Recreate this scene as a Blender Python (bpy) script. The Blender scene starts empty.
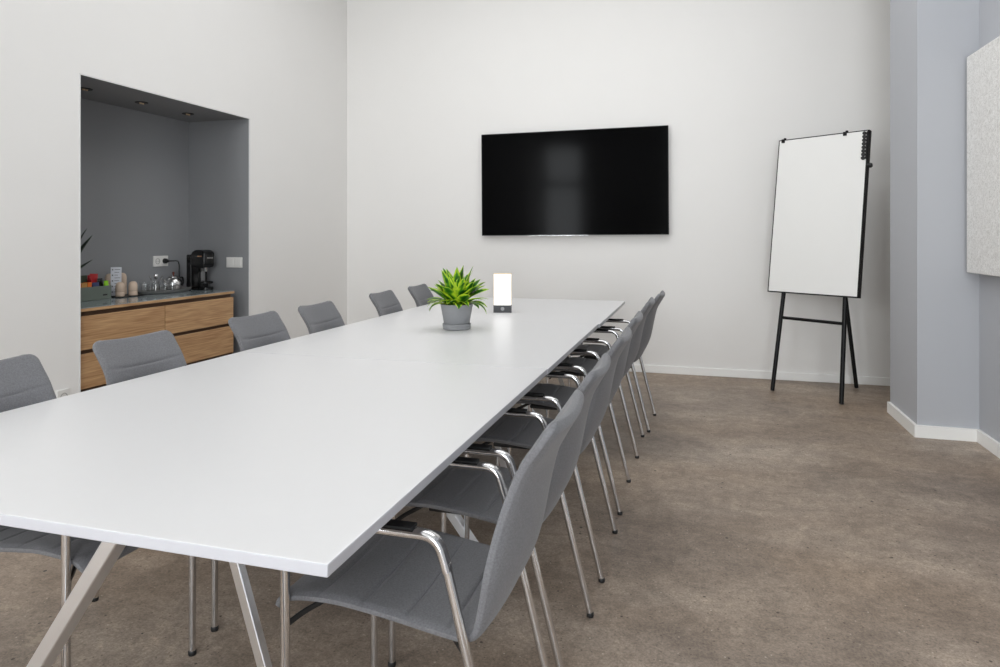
import bpy, bmesh, math, random
from mathutils import Vector, Matrix
R = math.radians
PI = math.pi
scene = bpy.context.scene
COL = scene.collection

# ------------------------------------------------------------------ materials
def new_mat(name):
    m = bpy.data.materials.new(name); m.use_nodes = True
    nt = m.node_tree; b = nt.nodes['Principled BSDF']
    return m, nt, b

def rgb(r, g, b):
    def f(c):
        c /= 255.0
        return c / 12.92 if c <= .04045 else ((c + .055) / 1.055) ** 2.4
    return (f(r), f(g), f(b), 1)

def plain(name, col, rough=.5, metal=0.0, noise=0.0, nscale=40, bump=0.0, bscale=200, spec=None, coat=0.0):
    m, nt, b = new_mat(name)
    b.inputs['Base Color'].default_value = col
    b.inputs['Roughness'].default_value = rough
    b.inputs['Metallic'].default_value = metal
    if spec is not None: b.inputs['Specular IOR Level'].default_value = spec
    if coat: b.inputs['Coat Weight'].default_value = coat
    tc = nt.nodes.new('ShaderNodeTexCoord')
    if noise:
        n = nt.nodes.new('ShaderNodeTexNoise'); n.inputs['Scale'].default_value = nscale; n.inputs['Detail'].default_value = 4
        nt.links.new(tc.outputs['Object'], n.inputs['Vector'])
        mp = nt.nodes.new('ShaderNodeMapRange'); mp.inputs['To Min'].default_value = 1 - noise; mp.inputs['To Max'].default_value = 1 + noise
        nt.links.new(n.outputs['Fac'], mp.inputs['Value'])
        mx = nt.nodes.new('ShaderNodeMix'); mx.data_type = 'RGBA'; mx.blend_type = 'MULTIPLY'; mx.inputs['Factor'].default_value = 1
        mx.inputs['A'].default_value = col
        nt.links.new(mp.outputs['Result'], mx.inputs['B'])
        nt.links.new(mx.outputs['Result'], b.inputs['Base Color'])
    if bump:
        n = nt.nodes.new('ShaderNodeTexNoise'); n.inputs['Scale'].default_value = bscale; n.inputs['Detail'].default_value = 3
        nt.links.new(tc.outputs['Object'], n.inputs['Vector'])
        bp = nt.nodes.new('ShaderNodeBump'); bp.inputs['Strength'].default_value = bump; bp.inputs['Distance'].default_value = .002
        nt.links.new(n.outputs['Fac'], bp.inputs['Height']); nt.links.new(bp.outputs['Normal'], b.inputs['Normal'])
    return m

def floor_material():
    m, nt, b = new_mat('polished_concrete')
    N = nt.nodes.new; L = nt.links.new
    tc = N('ShaderNodeTexCoord')
    def noise(scale, detail=5, rough=.6, dist=0.0, vec=None):
        n = N('ShaderNodeTexNoise'); n.inputs['Scale'].default_value = scale; n.inputs['Detail'].default_value = detail
        n.inputs['Roughness'].default_value = rough; n.inputs['Distortion'].default_value = dist
        L(vec or tc.outputs['Object'], n.inputs['Vector']); return n
    mapp = N('ShaderNodeMapping'); mapp.inputs['Scale'].default_value = (.75, 1.3, 1); L(tc.outputs['Object'], mapp.inputs['Vector'])
    big = noise(1.5, 7, .62, .4, mapp.outputs['Vector'])
    cr = N('ShaderNodeValToRGB'); e = cr.color_ramp.elements
    e[0].position = .32; e[0].color = rgb(126, 112, 100)
    e[1].position = .70; e[1].color = rgb(178, 163, 148)
    x = cr.color_ramp.elements.new(.5); x.color = rgb(152, 137, 123)
    L(big.outputs['Fac'], cr.inputs['Fac'])
    # warm drifts
    w = noise(.8, 4, .5, 0, mapp.outputs['Vector'])
    wr = N('ShaderNodeMapRange'); wr.inputs['From Min'].default_value = .42; wr.inputs['From Max'].default_value = .7; L(w.outputs['Fac'], wr.inputs['Value'])
    mx = N('ShaderNodeMix'); mx.data_type = 'RGBA'; mx.inputs['B'].default_value = rgb(158, 133, 107)
    wm = N('ShaderNodeMath'); wm.operation = 'MULTIPLY'; wm.inputs[1].default_value = .45; L(wr.outputs['Result'], wm.inputs[0])
    L(wm.outputs[0], mx.inputs['Factor']); L(cr.outputs['Color'], mx.inputs['A'])
    # mid-scale mottling
    for sc_, lo_, hi_, sd in ((6.5, .80, 1.18, .6), (19, .82, 1.17, .3), (52, .80, 1.19, .0)):
        q = noise(sc_, 5, .68, sd)
        qr = N('ShaderNodeMapRange'); qr.inputs['From Min'].default_value = .3; qr.inputs['From Max'].default_value = .7
        qr.inputs['To Min'].default_value = lo_; qr.inputs['To Max'].default_value = hi_; L(q.outputs['Fac'], qr.inputs['Value'])
        qm = N('ShaderNodeMix'); qm.data_type = 'RGBA'; qm.blend_type = 'MULTIPLY'; qm.inputs['Factor'].default_value = 1
        L(mx.outputs['Result'], qm.inputs['A']); L(qr.outputs['Result'], qm.inputs['B']); mx = qm
    # fine sandy grain
    g = noise(125, 3, .75)
    gr = N('ShaderNodeMapRange'); gr.inputs['From Min'].default_value = .25; gr.inputs['From Max'].default_value = .75
    gr.inputs['To Min'].default_value = .60; gr.inputs['To Max'].default_value = 1.40; L(g.outputs['Fac'], gr.inputs['Value'])
    mg = N('ShaderNodeMix'); mg.data_type = 'RGBA'; mg.blend_type = 'MULTIPLY'; mg.inputs['Factor'].default_value = 1
    L(mx.outputs['Result'], mg.inputs['A']); L(gr.outputs['Result'], mg.inputs['B'])
    col = mg.outputs['Result']
    # dark and pale aggregate specks
    def specks(col, scale, size, colour, gate, lo):
        v = N('ShaderNodeTexVoronoi'); v.inputs['Scale'].default_value = scale; L(tc.outputs['Object'], v.inputs['Vector'])
        sep = N('ShaderNodeSeparateColor'); L(v.outputs['Color'], sep.inputs['Color'])
        thr = N('ShaderNodeMath'); thr.operation = 'MULTIPLY'; thr.inputs[1].default_value = size; L(sep.outputs['Green'], thr.inputs[0])
        lt = N('ShaderNodeMath'); lt.operation = 'LESS_THAN'; L(v.outputs['Distance'], lt.inputs[0]); L(thr.outputs[0], lt.inputs[1])
        gt = N('ShaderNodeMath'); gt.operation = 'GREATER_THAN'; gt.inputs[1].default_value = gate; L(sep.outputs['Red'], gt.inputs[0])
        mu = N('ShaderNodeMath'); mu.operation = 'MULTIPLY'; L(lt.outputs[0], mu.inputs[0]); L(gt.outputs[0], mu.inputs[1])
        m2 = N('ShaderNodeMath'); m2.operation = 'MULTIPLY'; m2.inputs[1].default_value = lo; L(mu.outputs[0], m2.inputs[0])
        k = N('ShaderNodeMix'); k.data_type = 'RGBA'; k.inputs['B'].default_value = colour
        L(m2.outputs[0], k.inputs['Factor']); L(col, k.inputs['A']); return k.outputs['Result']
    col = specks(col, 30, .17, rgb(58, 47, 40), .80, .8)
    col = specks(col, 70, .27, rgb(82, 68, 58), .6, .6)
    col = specks(col, 60, .20, rgb(222, 207, 190), .84, .6)
    col = specks(col, 15, .11, rgb(40, 33, 29), .80, .9)
    # pale scuffed patches with a speckled edge
    sp = noise(9, 6, .75, 0, None); sq = noise(1.1, 2, .5, 0, None)
    sa = N('ShaderNodeMath'); sa.operation = 'MULTIPLY'; L(sp.outputs['Fac'], sa.inputs[0]); L(sq.outputs['Fac'], sa.inputs[1])
    sr = N('ShaderNodeMapRange'); sr.inputs['From Min'].default_value = .385; sr.inputs['From Max'].default_value = .42; sr.inputs['To Max'].default_value = .4; L(sa.outputs[0], sr.inputs['Value'])
    km = N('ShaderNodeMix'); km.data_type = 'RGBA'; km.inputs['B'].default_value = rgb(196, 178, 156)
    L(sr.outputs['Result'], km.inputs['Factor']); L(col, km.inputs['A']); col = km.outputs['Result']
    L(col, b.inputs['Base Color'])
    rr = N('ShaderNodeMapRange'); rr.inputs['To Min'].default_value = .34; rr.inputs['To Max'].default_value = .6; L(big.outputs['Fac'], rr.inputs['Value'])
    L(rr.outputs['Result'], b.inputs['Roughness'])
    b.inputs['Specular IOR Level'].default_value = .35
    bp = N('ShaderNodeBump'); bp.inputs['Strength'].default_value = .12; bp.inputs['Distance'].default_value = .003
    L(g.outputs['Fac'], bp.inputs['Height']); L(bp.outputs['Normal'], b.inputs['Normal'])
    return m

def wood_material(name, seed):
    m, nt, b = new_mat(name)
    N = nt.nodes.new; L = nt.links.new
    tc = N('ShaderNodeTexCoord')
    mp = N('ShaderNodeMapping'); mp.inputs['Scale'].default_value = (4, .8, 4.5); mp.inputs['Location'].default_value = (seed, seed * 1.7, seed * .6)
    L(tc.outputs['Object'], mp.inputs['Vector'])
    n = N('ShaderNodeTexNoise'); n.inputs['Scale'].default_value = 1.3; n.inputs['Detail'].default_value = 3; n.inputs['Distortion'].default_value = .5
    L(mp.outputs['Vector'], n.inputs['Vector'])
    mul = N('ShaderNodeMath'); mul.operation = 'MULTIPLY'; mul.inputs[1].default_value = 38; L(n.outputs['Fac'], mul.inputs[0])
    sn = N('ShaderNodeMath'); sn.operation = 'SINE'; L(mul.outputs[0], sn.inputs[0])
    f = N('ShaderNodeTexNoise'); f.inputs['Scale'].default_value = 9; f.inputs['Detail'].default_value = 5; 
    mp2 = N('ShaderNodeMapping'); mp2.inputs['Scale'].default_value = (9, .5, 14); L(tc.outputs['Object'], mp2.inputs['Vector']); L(mp2.outputs['Vector'], f.inputs['Vector'])
    ad = N('ShaderNodeMath'); ad.operation = 'MULTIPLY_ADD'; ad.inputs[1].default_value = .07; L(sn.outputs[0], ad.inputs[0]); L(f.outputs['Fac'], ad.inputs[2])
    cr = N('ShaderNodeValToRGB'); e = cr.color_ramp.elements
    e[0].position = .25; e[0].color = rgb(158, 116, 77); e[1].position = .75; e[1].color = rgb(205, 166, 122)
    L(ad.outputs[0], cr.inputs['Fac']); L(cr.outputs['Color'], b.inputs['Base Color'])
    b.inputs['Roughness'].default_value = .48
    return m

def fabric_material(name, c1, c2):
    m, nt, b = new_mat(name)
    N = nt.nodes.new; L = nt.links.new
    tc = N('ShaderNodeTexCoord')
    n = N('ShaderNodeTexNoise'); n.inputs['Scale'].default_value = 260; n.inputs['Detail'].default_value = 2; L(tc.outputs['Object'], n.inputs['Vector'])
    cr = N('ShaderNodeValToRGB'); e = cr.color_ramp.elements
    e[0].position = .3; e[0].color = c1; e[1].position = .7; e[1].color = c2
    L(n.outputs['Fac'], cr.inputs['Fac']); L(cr.outputs['Color'], b.inputs['Base Color'])
    bp = N('ShaderNodeBump'); bp.inputs['Strength'].default_value = .25; bp.inputs['Distance'].default_value = .001
    L(n.outputs['Fac'], bp.inputs['Height']); L(bp.outputs['Normal'], b.inputs['Normal'])
    b.inputs['Roughness'].default_value = .62
    b.inputs['Sheen Weight'].default_value = .15
    b.inputs['Specular IOR Level'].default_value = .4
    return m

def felt_material():
    m, nt, b = new_mat('speckled_felt')
    N = nt.nodes.new; L = nt.links.new
    tc = N('ShaderNodeTexCoord')
    n = N('ShaderNodeTexNoise'); n.inputs['Scale'].default_value = 55; n.inputs['Detail'].default_value = 6; n.inputs['Roughness'].default_value = .8; n.inputs['Distortion'].default_value = 1.5
    L(tc.outputs['Object'], n.inputs['Vector'])
    cr = N('ShaderNodeValToRGB'); e = cr.color_ramp.elements
    e[0].position = .33; e[0].color = rgb(205, 203, 199); e[1].position = .58; e[1].color = rgb(250, 249, 247)
    L(n.outputs['Fac'], cr.inputs['Fac']); L(cr.outputs['Color'], b.inputs['Base Color'])
    bp = N('ShaderNodeBump'); bp.inputs['Strength'].default_value = .6; bp.inputs['Distance'].default_value = .004
    L(n.outputs['Fac'], bp.inputs['Height']); L(bp.outputs['Normal'], b.inputs['Normal'])
    b.inputs['Roughness'].default_value = .95
    return m

def leaf_material(name, centre, mid, margin):
    m, nt, b = new_mat(name)
    N = nt.nodes.new; L = nt.links.new
    uv = N('ShaderNodeUVMap'); uv.uv_map = 'UVMap'
    sp = N('ShaderNodeSeparateXYZ'); L(uv.outputs['UV'], sp.inputs['Vector'])
    a = N('ShaderNodeMath'); a.operation = 'SUBTRACT'; a.inputs[1].default_value = .5; L(sp.outputs['X'], a.inputs[0])
    ab = N('ShaderNodeMath'); ab.operation = 'ABSOLUTE'; L(a.outputs[0], ab.inputs[0])
    tc = N('ShaderNodeTexCoord')
    n = N('ShaderNodeTexNoise'); n.inputs['Scale'].default_value = 35; n.inputs['Detail'].default_value = 3; L(tc.outputs['Object'], n.inputs['Vector'])
    ad = N('ShaderNodeMath'); ad.operation = 'MULTIPLY_ADD'; ad.inputs[1].default_value = .35; L(n.outputs['Fac'], ad.inputs[0]); L(ab.outputs[0], ad.inputs[2])
    cr = N('ShaderNodeValToRGB'); e = cr.color_ramp.elements
    e[0].position = .2; e[0].color = centre; e[1].position = .56; e[1].color = margin
    x = cr.color_ramp.elements.new(.38); x.color = mid
    L(ad.outputs[0], cr.inputs['Fac'])
    n2 = N('ShaderNodeTexNoise'); n2.inputs['Scale'].default_value = 22; n2.inputs['Detail'].default_value = 1; L(tc.outputs['Object'], n2.inputs['Vector'])
    r2 = N('ShaderNodeMapRange'); r2.inputs['From Min'].default_value = .38; r2.inputs['From Max'].default_value = .62
    r2.inputs['To Min'].default_value = -.16; r2.inputs['To Max'].default_value = .12; L(n2.outputs['Fac'], r2.inputs['Value'])
    sm = N('ShaderNodeMath'); sm.operation = 'ADD'; L(ad.outputs[0], sm.inputs[0]); L(r2.outputs['Result'], sm.inputs[1]); L(sm.outputs[0], cr.inputs['Fac'])
    L(cr.outputs['Color'], b.inputs['Base Color'])
    b.inputs['Roughness'].default_value = .35
    return m

M = {}
M['white_wall'] = plain('white_wall_paint', rgb(241, 239, 236), .9, noise=.012, nscale=3, bump=.04, bscale=180)
M['ceiling'] = plain('ceiling_paint', rgb(246, 246, 245), .9)
M['grey_paint'] = plain('blue_grey_wall_paint', rgb(187, 189, 194), .85, noise=.015, nscale=3, bump=.04, bscale=180)
M['niche_paint'] = plain('dark_grey_niche_paint', rgb(140, 141, 143), .8, noise=.015, nscale=3)
M['niche_corner'] = plain('niche_corner_paint', rgb(232, 231, 229), .8)
M['skirting'] = plain('skirting_paint', rgb(249, 248, 245), .5)
M['floor'] = floor_material()
M['table_top'] = plain('pale_laminate', rgb(231, 230, 230), .34, noise=.008, nscale=30, spec=.5)
M['table_edge'] = plain('table_edging', rgb(192, 192, 197), .4)
M['alu'] = plain('polished_aluminium', (.90, .91, .93, 1), .42, 1.0, noise=.05, nscale=12)
M['chrome'] = plain('chromed_steel', (.74, .74, .75, 1), .09, 1.0)
M['fabric'] = fabric_material('grey_upholstery', rgb(103, 103, 106), rgb(121, 121, 124))
M['black_plastic'] = plain('black_plastic', rgb(24, 24, 25), .45)
M['arm_pad'] = plain('black_arm_pad', rgb(20, 20, 21), .6, spec=.25)
M['black_metal'] = plain('black_powder_coat', rgb(9, 9, 10), .42, spec=.3)
M['board'] = plain('whiteboard_enamel', rgb(240, 239, 236), .35)
M['screen'] = plain('black_glass_screen', rgb(5, 5, 6), .10, spec=.045)
M['bezel'] = plain('dark_bezel', rgb(14, 14, 15), .35)
M['silver'] = plain('silver_trim', (.75, .75, .76, 1), .25, 1.0)
M['felt'] = felt_material()
M['oak_a'] = wood_material('oak_veneer_a', .0)
M['oak_b'] = wood_material('oak_veneer_b', 3.7)
M['carcass'] = plain('shadow_gap_brown', rgb(84, 59, 38), .6)
M['glass_top'] = plain('grey_glass_top', rgb(140, 150, 152), .08, spec=.7)
M['grey_pot'] = plain('grey_ceramic', rgb(139, 140, 143), .5, noise=.02)
M['soil'] = plain('potting_soil', rgb(60, 44, 32), .95, noise=.3, nscale=90)
M['leaf'] = leaf_material('variegated_leaf', rgb(28, 84, 16), rgb(72, 142, 24), rgb(184, 212, 44))
M['dark_leaf'] = leaf_material('dark_leaf', rgb(22, 40, 24), rgb(30, 52, 30), rgb(46, 70, 40))
M['stem'] = plain('green_stem', rgb(110, 140, 50), .6)
M['box_green'] = plain('grey_green_box', rgb(108, 117, 108), .6, noise=.02)
M['beige'] = plain('beige_stoneware', rgb(206, 184, 164), .6, noise=.03)
M['beige_dark'] = plain('beige_groove', rgb(150, 128, 108), .7)
M['tray_grey'] = plain('grey_metal_tray', (.32, .31, .30, 1), .4, .6)
M['steel'] = plain('brushed_steel', (.66, .65, .64, 1), .2, 1.0)
M['knob_wood'] = plain('dark_wood_knob', rgb(96, 44, 30), .5)
M['gloss_black'] = plain('gloss_black_plastic', rgb(12, 12, 13), .22)
M['copper'] = plain('copper_lettering', (.75, .42, .25, 1), .35, .8)
M['white_plastic'] = plain('white_plastic', rgb(232, 230, 226), .4)
M['socket_dark'] = plain('socket_recess', rgb(150, 148, 144), .5)
M['paper'] = plain('white_paper', rgb(226, 228, 234), .8)
M['ink'] = plain('grey_print', rgb(120, 122, 128), .8)
M['lamp_dark'] = plain('charcoal_lamp_base', rgb(62, 63, 66), .5)
M['lamp_oak'] = plain('pale_lamp_edge', rgb(226, 204, 166), .5)
M['lamp_button'] = plain('grey_button', rgb(150, 150, 152), .4)
M['orange'] = plain('orange_carton', rgb(232, 116, 34), .5)
M['tan'] = plain('tan_carton', rgb(186, 138, 74), .6, noise=.2, nscale=60)
M['red'] = plain('red_wrapper', rgb(170, 22, 28), .35)
M['navy'] = plain('navy_wrapper', rgb(44, 54, 96), .35)
M['dark_green'] = plain('dark_green_wrapper', rgb(36, 48, 28), .4)
M['lime'] = plain('lime_wrapper', rgb(138, 204, 24), .35)
M['frame_white'] = plain('window_frame_white', rgb(235, 235, 233), .5)
M['bulb'] = plain('unlit_spot_bulb', rgb(196, 170, 140), .25)
def glass_mat():
    m, nt, b = new_mat('clear_glass')
    b.inputs['Base Color'].default_value = (.97, .98, .98, 1); b.inputs['Roughness'].default_value = .02
    b.inputs['Transmission Weight'].default_value = 1; b.inputs['IOR'].default_value = 1.45
    return m
M['glass'] = glass_mat()
def emit(name, col, s):
    m, nt, b = new_mat(name)
    b.inputs['Base Color'].default_value = (.9, .9, .9, 1)
    b.inputs['Emission Color'].default_value = col; b.inputs['Emission Strength'].default_value = s
    return m
M['lamp_glow'] = emit('glowing_lamp_panel', (1, .98, .95, 1), 1.15)

# ------------------------------------------------------------------ mesh helpers
def obj(name, bm, mat, parent=None, angle=35, loc=None):
    me = bpy.data.meshes.new(name)
    bmesh.ops.recalc_face_normals(bm, faces=bm.faces)
    lay = bm.faces.layers.int.get('flat')
    smooth = [not (lay and f[lay]) for f in bm.faces]
    bm.to_mesh(me); bm.free()
    mats = mat if isinstance(mat, (list, tuple)) else [mat]
    for k in mats: me.materials.append(k)
    me.polygons.foreach_set('use_smooth', smooth)
    me.set_sharp_from_angle(angle=R(angle))
    me.polygons.foreach_set('use_smooth', smooth)
    o = bpy.data.objects.new(name, me); COL.objects.link(o)
    if parent: o.parent = parent
    if loc: o.location = loc
    return o

def tag(o, label=None, cat=None, group=None, kind=None):
    if label: o['label'] = label
    if cat: o['category'] = cat
    if group: o['group'] = group
    if kind: o['kind'] = kind
    return o

def thing(name, label, cat, loc=(0, 0, 0), rz=0, group=None):
    o = bpy.data.objects.new(name, None); COL.objects.link(o)
    o.empty_display_size = .1
    o.location = loc; o.rotation_euler = (0, 0, rz)
    return tag(o, label, cat, group)

def dup(root, loc, rz, label):
    r = root.copy(); COL.objects.link(r); r.location = loc; r.rotation_euler = (0, 0, rz); r['label'] = label
    for ch in list(root.children):
        c = ch.copy(); COL.objects.link(c); c.parent = r
        for g in list(ch.children):
            d = g.copy(); COL.objects.link(d); d.parent = c
    return r

def add_box(bm, x0, x1, y0, y1, z0, z1, bev=0.0, seg=2, mi=0, mtx=None):
    lay = bm.faces.layers.int.get('flat') or bm.faces.layers.int.new('flat')
    vs = [bm.verts.new(p) for p in ((x0, y0, z0), (x1, y0, z0), (x1, y1, z0), (x0, y1, z0), (x0, y0, z1), (x1, y0, z1), (x1, y1, z1), (x0, y1, z1))]
    fs = [bm.faces.new([vs[i] for i in f]) for f in ((3, 2, 1, 0), (4, 5, 6, 7), (0, 1, 5, 4), (1, 2, 6, 5), (2, 3, 7, 6), (3, 0, 4, 7))]
    for f in fs: f.material_index = mi
    if bev > 0:
        es = list({e for f in fs for e in f.edges})
        r = bmesh.ops.bevel(bm, geom=es, offset=bev, segments=seg, profile=.6, affect='EDGES')
        vs = list({v for v in r['verts']} | {v for v in vs if v.is_valid})
        for v in vs:
            for f in v.link_faces:
                f.material_index = mi
                f.normal_update()
                if max(abs(c) for c in f.normal) > .9999: f[lay] = 1
    if mtx:
        for v in vs: v.co = mtx @ v.co
    return vs

def box(x0, x1, y0, y1, z0, z1, bev=0.0, seg=2):
    bm = bmesh.new(); add_box(bm, x0, x1, y0, y1, z0, z1, bev, seg); return bm

def fillet(pts, r, n=6):
    pts = [Vector(p) for p in pts]; out = [pts[0]]
    for i in range(1, len(pts) - 1):
        a, b, c = pts[i - 1], pts[i], pts[i + 1]
        rr = r[i - 1] if isinstance(r, (list, tuple)) else r
        u = (a - b); v = (c - b)
        d = min(rr, u.length * .49, v.length * .49)
        p0 = b + u.normalized() * d; p1 = b + v.normalized() * d
        for k in range(n + 1):
            t = k / n
            out.append(p0 * (1 - t) ** 2 + b * 2 * t * (1 - t) + p1 * t ** 2)
    out.append(pts[-1]); return out

def add_sweep(bm, pts, ra, rb=None, n=12, caps=True, up=None, power=2.0, mi=0, scale=None):
    """tube along pts; section half-sizes ra (sideways) and rb; power>2 squares the section"""
    pts = [Vector(p) for p in pts]; rb = ra if rb is None else rb
    T = []
    for i in range(len(pts)):
        a = pts[max(i - 1, 0)]; b = pts[min(i + 1, len(pts) - 1)]
        T.append((b - a).normalized())
    if up is None:
        up = Vector((0, 0, 1)) if abs(T[0].z) < .9 else Vector((1, 0, 0))
    nrm = (Vector(up) - T[0] * Vector(up).dot(T[0])).normalized()
    rings = []
    for i, p in enumerate(pts):
        nrm = (nrm - T[i] * nrm.dot(T[i])).normalized()
        bi = T[i].cross(nrm)
        s = scale(i / (len(pts) - 1)) if scale else 1
        ring = []
        for k in range(n):
            a = 2 * PI * k / n + (PI / n if power > 2 else 0)
            c, q = math.cos(a), math.sin(a)
            cc = math.copysign(abs(c) ** (2 / power), c); qq = math.copysign(abs(q) ** (2 / power), q)
            ring.append(bm.verts.new(p + nrm * (cc * ra * s) + bi * (qq * rb * s)))
        rings.append(ring)
    for i in range(len(rings) - 1):
        for k in range(n):
            f = bm.faces.new((rings[i][k], rings[i][(k + 1) % n], rings[i + 1][(k + 1) % n], rings[i + 1][k])); f.material_index = mi
    if caps:
        bm.faces.new(rings[0][::-1]).material_index = mi; bm.faces.new(rings[-1]).material_index = mi
    return rings

def sweep(pts, ra, rb=None, **k):
    bm = bmesh.new(); add_sweep(bm, pts, ra, rb, **k); return bm

def add_lathe(bm, prof, n=32, c=(0, 0, 0), mi=0, mtx=None):
    rings = []
    for r, z in prof:
        if r < 1e-6:
            rings.append([bm.verts.new((c[0], c[1], c[2] + z))])
        else:
            rings.append([bm.verts.new((c[0] + r * math.cos(2 * PI * k / n), c[1] + r * math.sin(2 * PI * k / n), c[2] + z)) for k in range(n)])
    for i in range(len(rings) - 1):
        a, b = rings[i], rings[i + 1]
        for k in range(n):
            k2 = (k + 1) % n
            if len(a) == 1 and len(b) == 1: continue
            if len(a) == 1: f = bm.faces.new((a[0], b[k2], b[k]))
            elif len(b) == 1: f = bm.faces.new((a[k], a[k2], b[0]))
            else: f = bm.faces.new((a[k], a[k2], b[k2], b[k]))
            f.material_index = mi
    if mtx:
        for rg in rings:
            for v in rg: v.co = mtx @ v.co

def lathe(prof, n=32, c=(0, 0, 0)):
    bm = bmesh.new(); add_lathe(bm, prof, n, c); return bm

def add_prism(bm, poly, axis, a, b, mi=0):
    """extrude a 2-D polygon between a and b along axis: axis 0 -> poly is (y,z), 1 -> (x,z), 2 -> (x,y)"""
    def P(p, t): return {0: (t, p[0], p[1]), 1: (p[0], t, p[1]), 2: (p[0], p[1], t)}[axis]
    A = [bm.verts.new(P(p, a)) for p in poly]; B = [bm.verts.new(P(p, b)) for p in poly]
    n = len(poly)
    bm.faces.new(A).material_index = mi; bm.faces.new(B[::-1]).material_index = mi
    for k in range(n): bm.faces.new((A[k], B[k], B[(k + 1) % n], A[(k + 1) % n])).material_index = mi

def struct(name, bm, mat, angle=30):
    return tag(obj(name, bm, mat, angle=angle), kind='structure')

# ------------------------------------------------------------------ the room (metres; camera stands at x=0, y=0)
XL, YB, YN, ZC = -3.52, 6.305, -3.0, 4.0
XR, XP, YP0, YP1 = 1.66, 1.326, 4.747, 5.354
NY0, NY1, NZ, NX = 3.126, 4.704, 2.217, -4.12

struct('floor', box(-4.2, 2.3, YN - .2, YB + .2, -.1, 0), M['floor'])
struct('ceiling', box(-4.2, 2.3, YN - .2, YB + .2, ZC, ZC + .12), M['ceiling'])
struct('wall_back', box(-3.9, 2.45, YB, YB + .2, 0, ZC), M['white_wall'])
bm = bmesh.new()
add_box(bm, XL - .1, XL, YN, NY0 - .003, 0, ZC); add_box(bm, XL - .1, XL, NY1 + .003, YB, 0, ZC); add_box(bm, XL - .1, XL, NY0 - .003, NY1 + .003, NZ + .003, ZC)
struct('wall_left', bm, M['white_wall'])
bm = bmesh.new()      # the grey coffee niche let into that wall
add_box(bm, NX - .1, NX, NY0 - .1, NY1 + .1, 0, NZ + .1)
add_box(bm, NX, XL - .004, NY0 - .1, NY0, 0, NZ + .1); add_box(bm, NX, XL - .004, NY1, NY1 + .1, 0, NZ + .1)
add_box(bm, NX, XL - .004, NY0, NY1, NZ, NZ + .1)
struct('wall_niche', bm, M['niche_paint'])
bm = bmesh.new()      # slim pale corner bead round the opening
add_box(bm, XL - .006, XL + .003, NY0 - .006, NY0 + .002, 0, NZ + .006)
add_box(bm, XL - .006, XL + .003, NY1 - .002, NY1 + .006, 0, NZ + .006)
add_box(bm, XL - .006, XL + .003, NY0, NY1, NZ - .002, NZ + .006)
struct('trim_1', bm, M['niche_corner'])
bm = bmesh.new()      # stepped grey wall with the pier
add_prism(bm, [(XR, YN), (XR, YP0), (XP, YP0), (XP, YP1), (2.2, YP1), (2.45, YP1), (2.45, YN)], 2, 0, ZC)
struct('wall_right', bm, M['grey_paint'])
struct('wall_recess', box(2.2, 2.3, YP1, YB, 0, ZC), M['white_wall'])
bm = bmesh.new()
# near wall behind the camera with the tall window and an added wide opening for fill
W = [(-3.46, -2.55, .95, 3.4), (-.5, 1.6, .12, 3.75)]
xs = [XL - .1, W[0][0], W[0][1], W[1][0], W[1][1], 2.45]
add_box(bm, xs[0], xs[1], YN - .2, YN, 0, ZC); add_box(bm, xs[2], xs[3], YN - .2, YN, 0, ZC); add_box(bm, xs[4], xs[5], YN - .2, YN, 0, ZC)
for a, b, z0, z1 in W:
    add_box(bm, a, b, YN - .2, YN, 0, z0); add_box(bm, a, b, YN - .2, YN, z1, ZC)
struct('wall_near', bm, M['white_wall'])
for i, (a, b, z0, z1) in enumerate(W):
    bm = bmesh.new(); f = .05; y0, y1 = YN - .14, YN - .07
    add_box(bm, a, a + f, y0, y1, z0, z1); add_box(bm, b - f, b, y0, y1, z0, z1)
    add_box(bm, a, b, y0, y1, z0, z0 + f); add_box(bm, a, b, y0, y1, z1 - f, z1)
    add_box(bm, a, b, y0 - .01, y1 + .01, 2.42, 2.54)
    struct('window_%d' % (i + 1), bm, M['frame_white'])  # second frame belongs to the added, unseen opening

# skirting boards
BH, BT = .068, .016
def board(name, x0, x1, y0, y1):
    bm = bmesh.new(); add_box(bm, x0, x1, y0, y1, 0, BH, .003, 2); struct(name, bm, M['skirting'])
board('baseboard_back', XL, 2.2, YB - BT, YB)
bm = bmesh.new(); add_box(bm, XL, XL + BT, YN, NY0 - .006, 0, BH, .003); add_box(bm, XL, XL + BT, NY1 + .006, YB - BT, 0, BH, .003)
struct('baseboard_left', bm, M['skirting'])
bm = bmesh.new()
add_prism(bm, [(XR, YN), (XR, YP0), (XP, YP0), (XP, YP1), (XP - .02, YP1), (XP - .02, YP0 - .02), (XR - .02, YP0 - .02), (XR - .02, YN)], 2, 0, .075)
struct('baseboard_right', bm, M['skirting'])

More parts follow.
